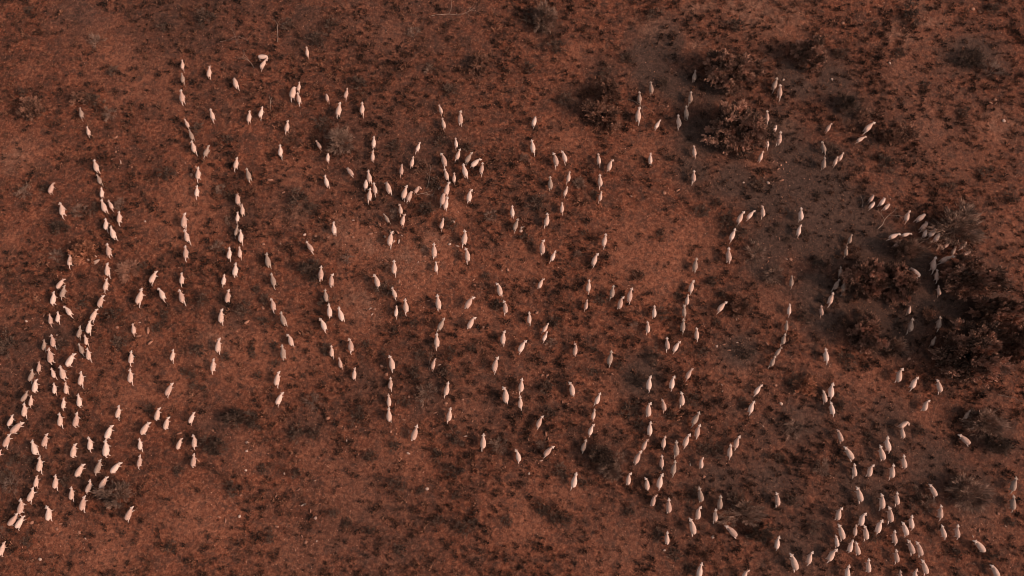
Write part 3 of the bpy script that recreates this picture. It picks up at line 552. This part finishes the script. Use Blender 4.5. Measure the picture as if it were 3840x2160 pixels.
for i, (x, y, s, tone, lg) in enumerate(more):
    k = mpp(y); o = link('rock', rmesh[(i % 8, tone)]); X, Y = px(x, y)
    o.location = (X, Y, gz(X, Y)+s*k*.05); o.scale = (s*k*.5*(.45 if lg else .8), s*k*.5*(1.15 if lg else .9), s*k*.25)
    o.rotation_euler = (R.uniform(-.2, .2), R.uniform(-.2, .2), R.uniform(0, 3.14))
    tag(o, ('small ' if s < 12 else '')+('long ' if lg else 'round ')+('pale' if tone == 'p' else 'reddish')+' stone '+rw[i], 'rock', 'stones lying on the red ground')

# ---------------------------------------------------------------- ground cover: tufts, dry grass, pebbles
def scatter(n, keep):
    """n points spread over the view (and a margin), thinned by keep(x, y)"""
    out = []
    while sum(len(q) for q in out) < n:
        x = NR.uniform(-62, 62, n*2); y = NR.uniform(-36, 42, n*2)
        hw = (37+ (y+26)*.26)*1.22
        ok = (np.abs(x) < hw) & (NR.rand(n*2) < keep(x, y))
        out.append(np.stack([x[ok], y[ok]], 1))
    return np.concatenate(out)[:n]
def fields(x, y): return field(SAND, x, y), field(LITTER_SHADE, x, y), field(PALE, x, y)
def clumpy(x, y):
    a = (x+y)*.707; l = (x-y)*.707
    return vnoise(x/2.2, y/2.2, 21)*.35+vnoise(x/7, y/7, 22)*.25+vnoise(a/.9, l/4.5, 23)*.4
def build_scatter(name, protos_, pts, size, tint, mat_, label, cat, flat=1.0, group=None):
    V = []; F = []; T = []; k = 0
    which = NR.randint(0, len(protos_), len(pts)); Z = height(pts[:, 0], pts[:, 1]); ang = NR.rand(len(pts))*6.283
    for j, (pv, pf, pt) in enumerate(protos_):
        sel = np.where(which == j)[0]
        if not len(sel): continue
        c_, s_ = np.cos(ang[sel]), np.sin(ang[sel]); sz = size[sel]
        ex = 1+.35*(NR.rand(len(sel))-.5)
        vx = pv[None, :, 0]*ex[:, None]; vy = pv[None, :, 1]/ex[:, None]
        X = (vx*c_[:, None]-vy*s_[:, None])*sz[:, None]+pts[sel, 0][:, None]
        Y = (vx*s_[:, None]+vy*c_[:, None])*sz[:, None]+pts[sel, 1][:, None]
        ZZ = pv[None, :, 2]*sz[:, None]*flat+Z[sel][:, None]
        V.append(np.stack([X, Y, ZZ], -1).reshape(-1, 3))
        F.append((pf[None]+(np.arange(len(sel))*len(pv))[:, None, None]+k).reshape(-1, pf.shape[1]))
        T.append(np.clip(pt[None]+tint[sel][:, None], 0, 1).ravel()); k += len(sel)*len(pv)
    me = mesh_np(name, np.concatenate(V), np.concatenate(F), mat_, tint=np.concatenate(T))
    return tag(link(name, me), label, cat, group, 'stuff')
tp = []
for j in range(8):
    rs = np.random.RandomState(60+j); n = 46
    Cn = lobes(rs, 7, .75)
    k_ = rs.randint(0, 7, n); P = Cn[k_]*.68+rs.normal(size=(n, 3))*.17; P[:, 2] = np.abs(P[:, 2])
    d = P+np.array((0, 0, .5))
    V, F, T = leaves(P, np.full(n, .44), rs.normal(size=n)*.12, .38, d, rs); tp.append((V, F, T))
def keep_tuft(x, y):
    s, l, p = fields(x, y); c_ = clumpy(x, y)
    return np.clip(.18+1.5*(c_-.38)+.25*field([(3600, 300, 350), (3500, 700, 300), (3300, 200, 250)], x, y), .05, 1)*(1-.72*s)*(1-.6*p)*(1-.55*l)
pt = scatter(21500, keep_tuft)
sz = .13+.25*NR.rand(len(pt))**1.7+.22*(NR.rand(len(pt)) < .06)
RUST = [(3650,250,200),(3500,550,200),(3750,650,200),(2000,250,200),(2200,350,200),(1700,300,250),(1950,500,200),(3500,300,300),(3600,600,300),(3750,850,200),(3350,250,200),(3100,60,150),(1250,250,250),(900,350,200),(250,600,250),(500,450,250),(2300,850,250),(2600,1000,200),(1600,950,250),(1250,1150,250),(900,1350,250),(450,1450,250),(900,1950,300),(1600,1800,300),(2200,1950,250),(3700,1950,200),(300,150,250)]
tn = .05+.30*field(RUST, pt[:, 0], pt[:, 1])*(NR.rand(len(pt)) < .28)+.6*np.clip(NR.rand(len(pt))**3.0+(vnoise(pt[:, 0]/4, pt[:, 1]/4, 31)-.6)*.6, 0, 1)
build_scatter('low_tufts', tp, pt, sz, tn, F_tuft, 'small dark and rusty plant tufts dotting the red ground', 'ground cover')
gp = []
for j in range(6):
    rs = np.random.RandomState(90+j); n = 12
    P = rs.normal(size=(n, 3))*.45; P[:, 2] = np.abs(P[:, 2])*.3
    V, F, T = leaves(P, np.full(n, .6), rs.normal(size=n)*.15, .25, None, rs); V[:, 2] = np.abs(V[:, 2]); gp.append((V, F, T))
pg = scatter(45000, lambda x, y: np.clip(.25+1.1*(clumpy(x+40, y)-.3), .1, 1)*(1-.5*field(SAND, x, y)))
build_scatter('dry_grass', gp, pg, .06+.13*NR.rand(len(pg)), np.where(NR.rand(len(pg)) < .55, .02+.15*NR.rand(len(pg)), .3+.65*NR.rand(len(pg))), F_tuft, 'short dry grass and plant debris between the tufts', 'dry grass')
pp = []
for j in range(6):
    V, F = rg[j]; rs = np.random.RandomState(j)
    P = np.array([(1, 0, 0), (-1, 0, 0), (0, 1, 0), (0, -1, 0), (0, 0, 1), (.6, .6, .6), (-.6, .5, .6)], float)*(.7+.5*rs.rand(7))[:, None]
    P[:, 0] *= .65
    import bmesh
    bm = bmesh.new()
    for p in P: bm.verts.new(p)
    bmesh.ops.convex_hull(bm, input=bm.verts)
    for v in [v for v in bm.verts if not v.link_faces]: bm.verts.remove(v)
    bm.verts.index_update()
    pp.append((np.array([v.co[:] for v in bm.verts]), np.array([[v.index for v in f.verts] for f in bm.faces]), np.zeros(len(bm.verts)))); bm.free()
pk = scatter(19000, lambda x, y: .14+.86*np.clip(field(STONY, x, y)+.6*field(PALE, x, y), 0, 1)*(.3+.7*vnoise(x/1.1, y/1.1, 44)))
build_scatter('pebbles', pp, pk, .022+.06*NR.rand(len(pk))**2.2, .05+.9*NR.rand(len(pk))**1.6, ST, 'scattered pale and red pebbles on the soil', 'pebbles', .55)

# ---------------------------------------------------------------- sheep
def skin_body(head, hind, seed):
    """one continuous body: trunk, neck, head, ears, tail and four legs; faces +Y"""
    vs = []; es = []; rad = []
    def v(p, r, parent=None):
        vs.append(p); rad.append(r if isinstance(r, tuple) else (r, r))
        if parent is not None: es.append((parent, len(vs)-1))
        return len(vs)-1
    pel = v((0, -.34, .55), (.13, .13)); mid = v((0, -.08, .54), (.14, .14), pel); sho = v((0, .22, .55), (.115, .13), mid)
    H = head(((0, .38, .66), (0, .50, .735), (0, .58, .70), (0, .685, .62)))
    nk = v(H[0], (.06, .08), sho); po = v(H[1], (.078, .07), nk); fa = v(H[2], (.07, .058), po); v(H[3], (.045, .036), fa)
    E_ = head(((-.15, .475, .74), (.15, .475, .74)))
    for e_ in E_: 
        m_ = tuple((Vector(H[1])*.45+Vector(e_)*.55)); a_ = v(m_, (.034, .02), po); v(e_, (.028, .014), a_)
    tl = v((0, -.50, .58), (.03, .03), pel); v((0, -.55, .42), (.02, .02), tl)
    for sx, dy in ((-1, hind[0]), (1, hind[1])):
        a_ = v((sx*.105, -.36, .44), (.075, .095), pel); k_ = v((sx*.10, -.33+dy*.35, .34), (.045, .055), a_)
        h_ = v((sx*.095, -.44+dy*.75, .24), (.026, .030), k_); f_ = v((sx*.09, -.42+dy, .05), (.020, .022), h_); v((sx*.09, -.40+dy, .015), (.026, .03), f_)
    for sx, dy in ((-1, hind[2]), (1, hind[3])):
        a_ = v((sx*.095, .20, .40), (.055, .065), sho); k_ = v((sx*.09, .21+dy*.6, .27), (.03, .034), a_); f_ = v((sx*.085, .20+dy, .05), (.019, .021), k_); v((sx*.085, .22+dy, .015), (.025, .029), f_)
    me = bpy.data.meshes.new('body'); me.from_pydata(vs, es, []); o = bpy.data.objects.new('tmp', me); C.objects.link(o)
    sk = o.modifiers.new('s', 'SKIN'); sk.use_smooth_shade = True
    for i, r in enumerate(rad):
        d = me.skin_vertices[0].data[i]; d.radius = r; d.use_root = (i == 0)
    sb = o.modifiers.new('d', 'SUBSURF'); sb.levels = 1; sb.render_levels = 1
    dg = bpy.context.evaluated_depsgraph_get(); dg.update()
    out = bpy.data.meshes.new_from_object(o.evaluated_get(dg)); out.name = 'sheep_body'
    bpy.data.objects.remove(o); bpy.data.meshes.remove(me)
    for p in out.polygons: p.use_smooth = True
    out.materials.clear(); out.materials.append(SK_pale)
    return out
def fleece(head, bend, seed):
    rs = np.random.RandomState(seed)
    rings = [(-.505, .02, .03, .60), (-.49, .085, .10, .59), (-.44, .155, .17, .575), (-.34, .205, .205, .56), (-.22, .23, .22, .55), (-.08, .235, .225, .545), (.06, .21, .215, .55), (.17, .175, .205, .56), (.27, .135, .18, .58), (.345, .10, .145, .61), (.41, .078, .11, .655), (.455, .066, .085, .69), (.48, .045, .055, .71)]
    n = 18; V = []
    for i, (y, a, b_, z) in enumerate(rings):
        for j in range(n):
            t_ = 2*math.pi*j/n
            q = 1+.055*(rs.rand()-.5)+.03*math.sin(9*y*3+j*1.3)
            x_ = math.cos(t_)*a*q*.93; z_ = z+math.sin(t_)*b_*q*(1 if math.sin(t_) > 0 else .92)
            V.append((x_, y, z_))
    V2 = []
    for p in V:
        p = head((p,))[0] if p[1] > .30 else p
        V2.append(p)
    F = []
    for i in range(len(rings)-1):
        for j in range(n):
            F.append((i*n+j, i*n+(j+1) % n, (i+1)*n+(j+1) % n, (i+1)*n+j))
    me = bpy.data.meshes.new('sheep_fleece'); me.from_pydata(V2, [], F+[tuple(range(n))[::-1], tuple(range((len(rings)-1)*n, len(rings)*n))])
    for p in me.polygons: p.use_smooth = True
    me.materials.append(W_cream); me.update()
    return me
def turn(deg, down=0.0):
    a = math.radians(deg)
    def f(pts):
        out = []
        for (x, y, z) in pts:
            if y > .28:
                k = min(1, (y-.28)/.22)
                if down:
                    # neck bends down in front of the chest
                    ang = down*k; dy, dz = y-.28, z-.58
                    y = .28+dy*math.cos(ang)+dz*math.sin(ang); z = .58-dy*math.sin(ang)*1.25+dz*math.cos(ang)*.6
                b_ = a*k; dy = y-.28
                x, y = x*math.cos(b_)+dy*math.sin(b_), .28+dy*math.cos(b_)-x*math.sin(b_)
            out.append((x, y, z))
        return out
    return f
VAR = {}
def add_var(name, ang, down, legs, seed): VAR[name] = (skin_body(turn(ang, down), legs, seed), fleece(turn(ang, down), 0, seed))
add_var('walk1', 4, 0, (-.33, .03, .06, -.05), 1)
add_var('walk2', -5, 0, (.03, -.33, -.05, .07), 2)
add_var('walk3', 0, 0, (-.16, -.02, .03, 0), 3)
add_var('walk4', 8, 0, (-.05, -.18, .04, -.08), 4)
add_var('left1', -18, 0, (-.28, .02, .05, -.05), 5)
add_var('left2', -30, 0, (.0, -.16, 0, .04), 6)
add_var('right1', 18, 0, (.02, -.28, -.05, .06), 7)
add_var('right2', 32, 0, (-.12, 0, .04, 0), 8)
add_var('graze1', 6, 1.25, (-.20, .0, .05, -.05), 9)
add_var('graze2', -22, 1.15, (.0, -.24, 0, .08), 10)
add_var('curl', 85, .35, (-.15, -.05, .05, -.02), 11)
info = []
for (hx, hy, tx, ty, fl_) in sheep_list():
    L = math.hypot(hx-tx, hy-ty)*mpp((hy+ty)/2)
    info.append((hx, hy, tx, ty, fl_, L))
pw = where([((q[0]+q[2])/2, (q[1]+q[3])/2) for q in info])
def area(q):   # how large it shows in the photograph; cut by the frame counts less
    cx, cy = (q[0]+q[2])/2, (q[1]+q[3])/2
    k = 1.0 if 12 < cx < 3828 and cy < 2145 else .3
    return k*math.hypot(q[0]-q[2], q[1]-q[3])/(1.25 if 'g' not in q[4] else 1.0)
order = sorted(range(len(info)), key=lambda i: -area(info[i]))
single = set(order[:300])
rest = []
for i, (hx, hy, tx, ty, fl_, L) in enumerate(info):
    a0 = px(hx, hy, .62); a1 = px(tx, ty, .25)
    hd = math.atan2(a0[1]-a1[1], a0[0]-a1[0])-math.pi/2
    L = math.hypot(a0[0]-a1[0], a0[1]-a1[1])
    if 'c' in fl_: v_ = 'curl'; n_ = 1.02
    elif 'g' in fl_: v_ = R.choice(['graze1', 'graze2']); n_ = 1.06
    elif 'L' in fl_: v_ = R.choice(['left1', 'left2', 'left1']); n_ = 1.24
    elif 'R' in fl_: v_ = R.choice(['right1', 'right2', 'right1']); n_ = 1.24
    else: v_ = R.choice(['walk1', 'walk2', 'walk1', 'walk2', 'walk3', 'walk4']); n_ = {'walk1': 1.40, 'walk2': 1.40, 'walk3': 1.26, 'walk4': 1.28}[v_]
    s = min(1.22, max(.78, L/n_))
    # middle of the animal on the ground
    fx, fy = a0[0]-a1[0], a0[1]-a1[1]; q = 1/math.hypot(fx, fy)
    off = .62*s if 'g' not in fl_ and 'c' not in fl_ else .42*s
    X, Y = a0[0]-fx*q*off, a0[1]-fy*q*off
    Z = gz(X, Y)
    if 'd' in fl_: W_, K_, wd = W_dust, SK_dust, 'dusty'
    else:
        W_, wd = R.choice([(W_cream, 'pale'), (W_cream, 'pale'), (W_pale, 'pale'), (W_rose, 'pale')]); K_ = SK_pale
    body, fl_me = VAR[v_]
    if i in single:
        pose = 'grazing ' if 'g' in fl_ else ''
        tail_ = ' looking left' if 'L' in fl_ else ' looking right' if 'R' in fl_ else ' curled round' if 'c' in fl_ else ''
        lab = ('young ' if 'p' in fl_ else '')+pose+wd+' sheep'+tail_+', '+pw[i]
        root = tag(link('sheep'), lab, 'sheep', 'sheep walking up through the scrub')
        root.location = (X, Y, Z); root.rotation_euler = (0, 0, hd); root.scale = (s*1.04, s, s)
        bo = link('body', body, root); fo = link('fleece', fl_me, root)
        bo.material_slots[0].link = 'OBJECT'; bo.material_slots[0].material = K_
        fo.material_slots[0].link = 'OBJECT'; fo.material_slots[0].material = W_
    else: rest.append((body, fl_me, X, Y, Z, hd, s, W_))
# the rest of the flock, beyond the three hundred largest
V = []; F3 = []; MI = []; k = 0; ml = [W_dust, W_cream, W_pale, W_rose]
for body, fl_me, X, Y, Z, hd, s, W_ in rest:
    c_, s_ = math.cos(hd), math.sin(hd)
    for me in (body, fl_me):
        co = np.empty(len(me.vertices)*3, np.float32); me.vertices.foreach_get('co', co); co = co.reshape(-1, 3)*s
        V.append(np.stack([co[:, 0]*c_-co[:, 1]*s_+X, co[:, 0]*s_+co[:, 1]*c_+Y, co[:, 2]+Z], -1))
        for p in me.polygons: F3.append(tuple(v+k for v in p.vertices)); MI.append(ml.index(W_))
        k += len(co)
me = bpy.data.meshes.new('flock'); me.from_pydata(np.concatenate(V).tolist(), [], F3)
for m_ in ml: me.materials.append(m_)
me.polygons.foreach_set('material_index', MI); me.polygons.foreach_set('use_smooth', [True]*len(F3)); me.update()
tag(link('flock', me), 'remaining smaller cream sheep of the flock, mostly farther up the picture', 'sheep', None, 'stuff')
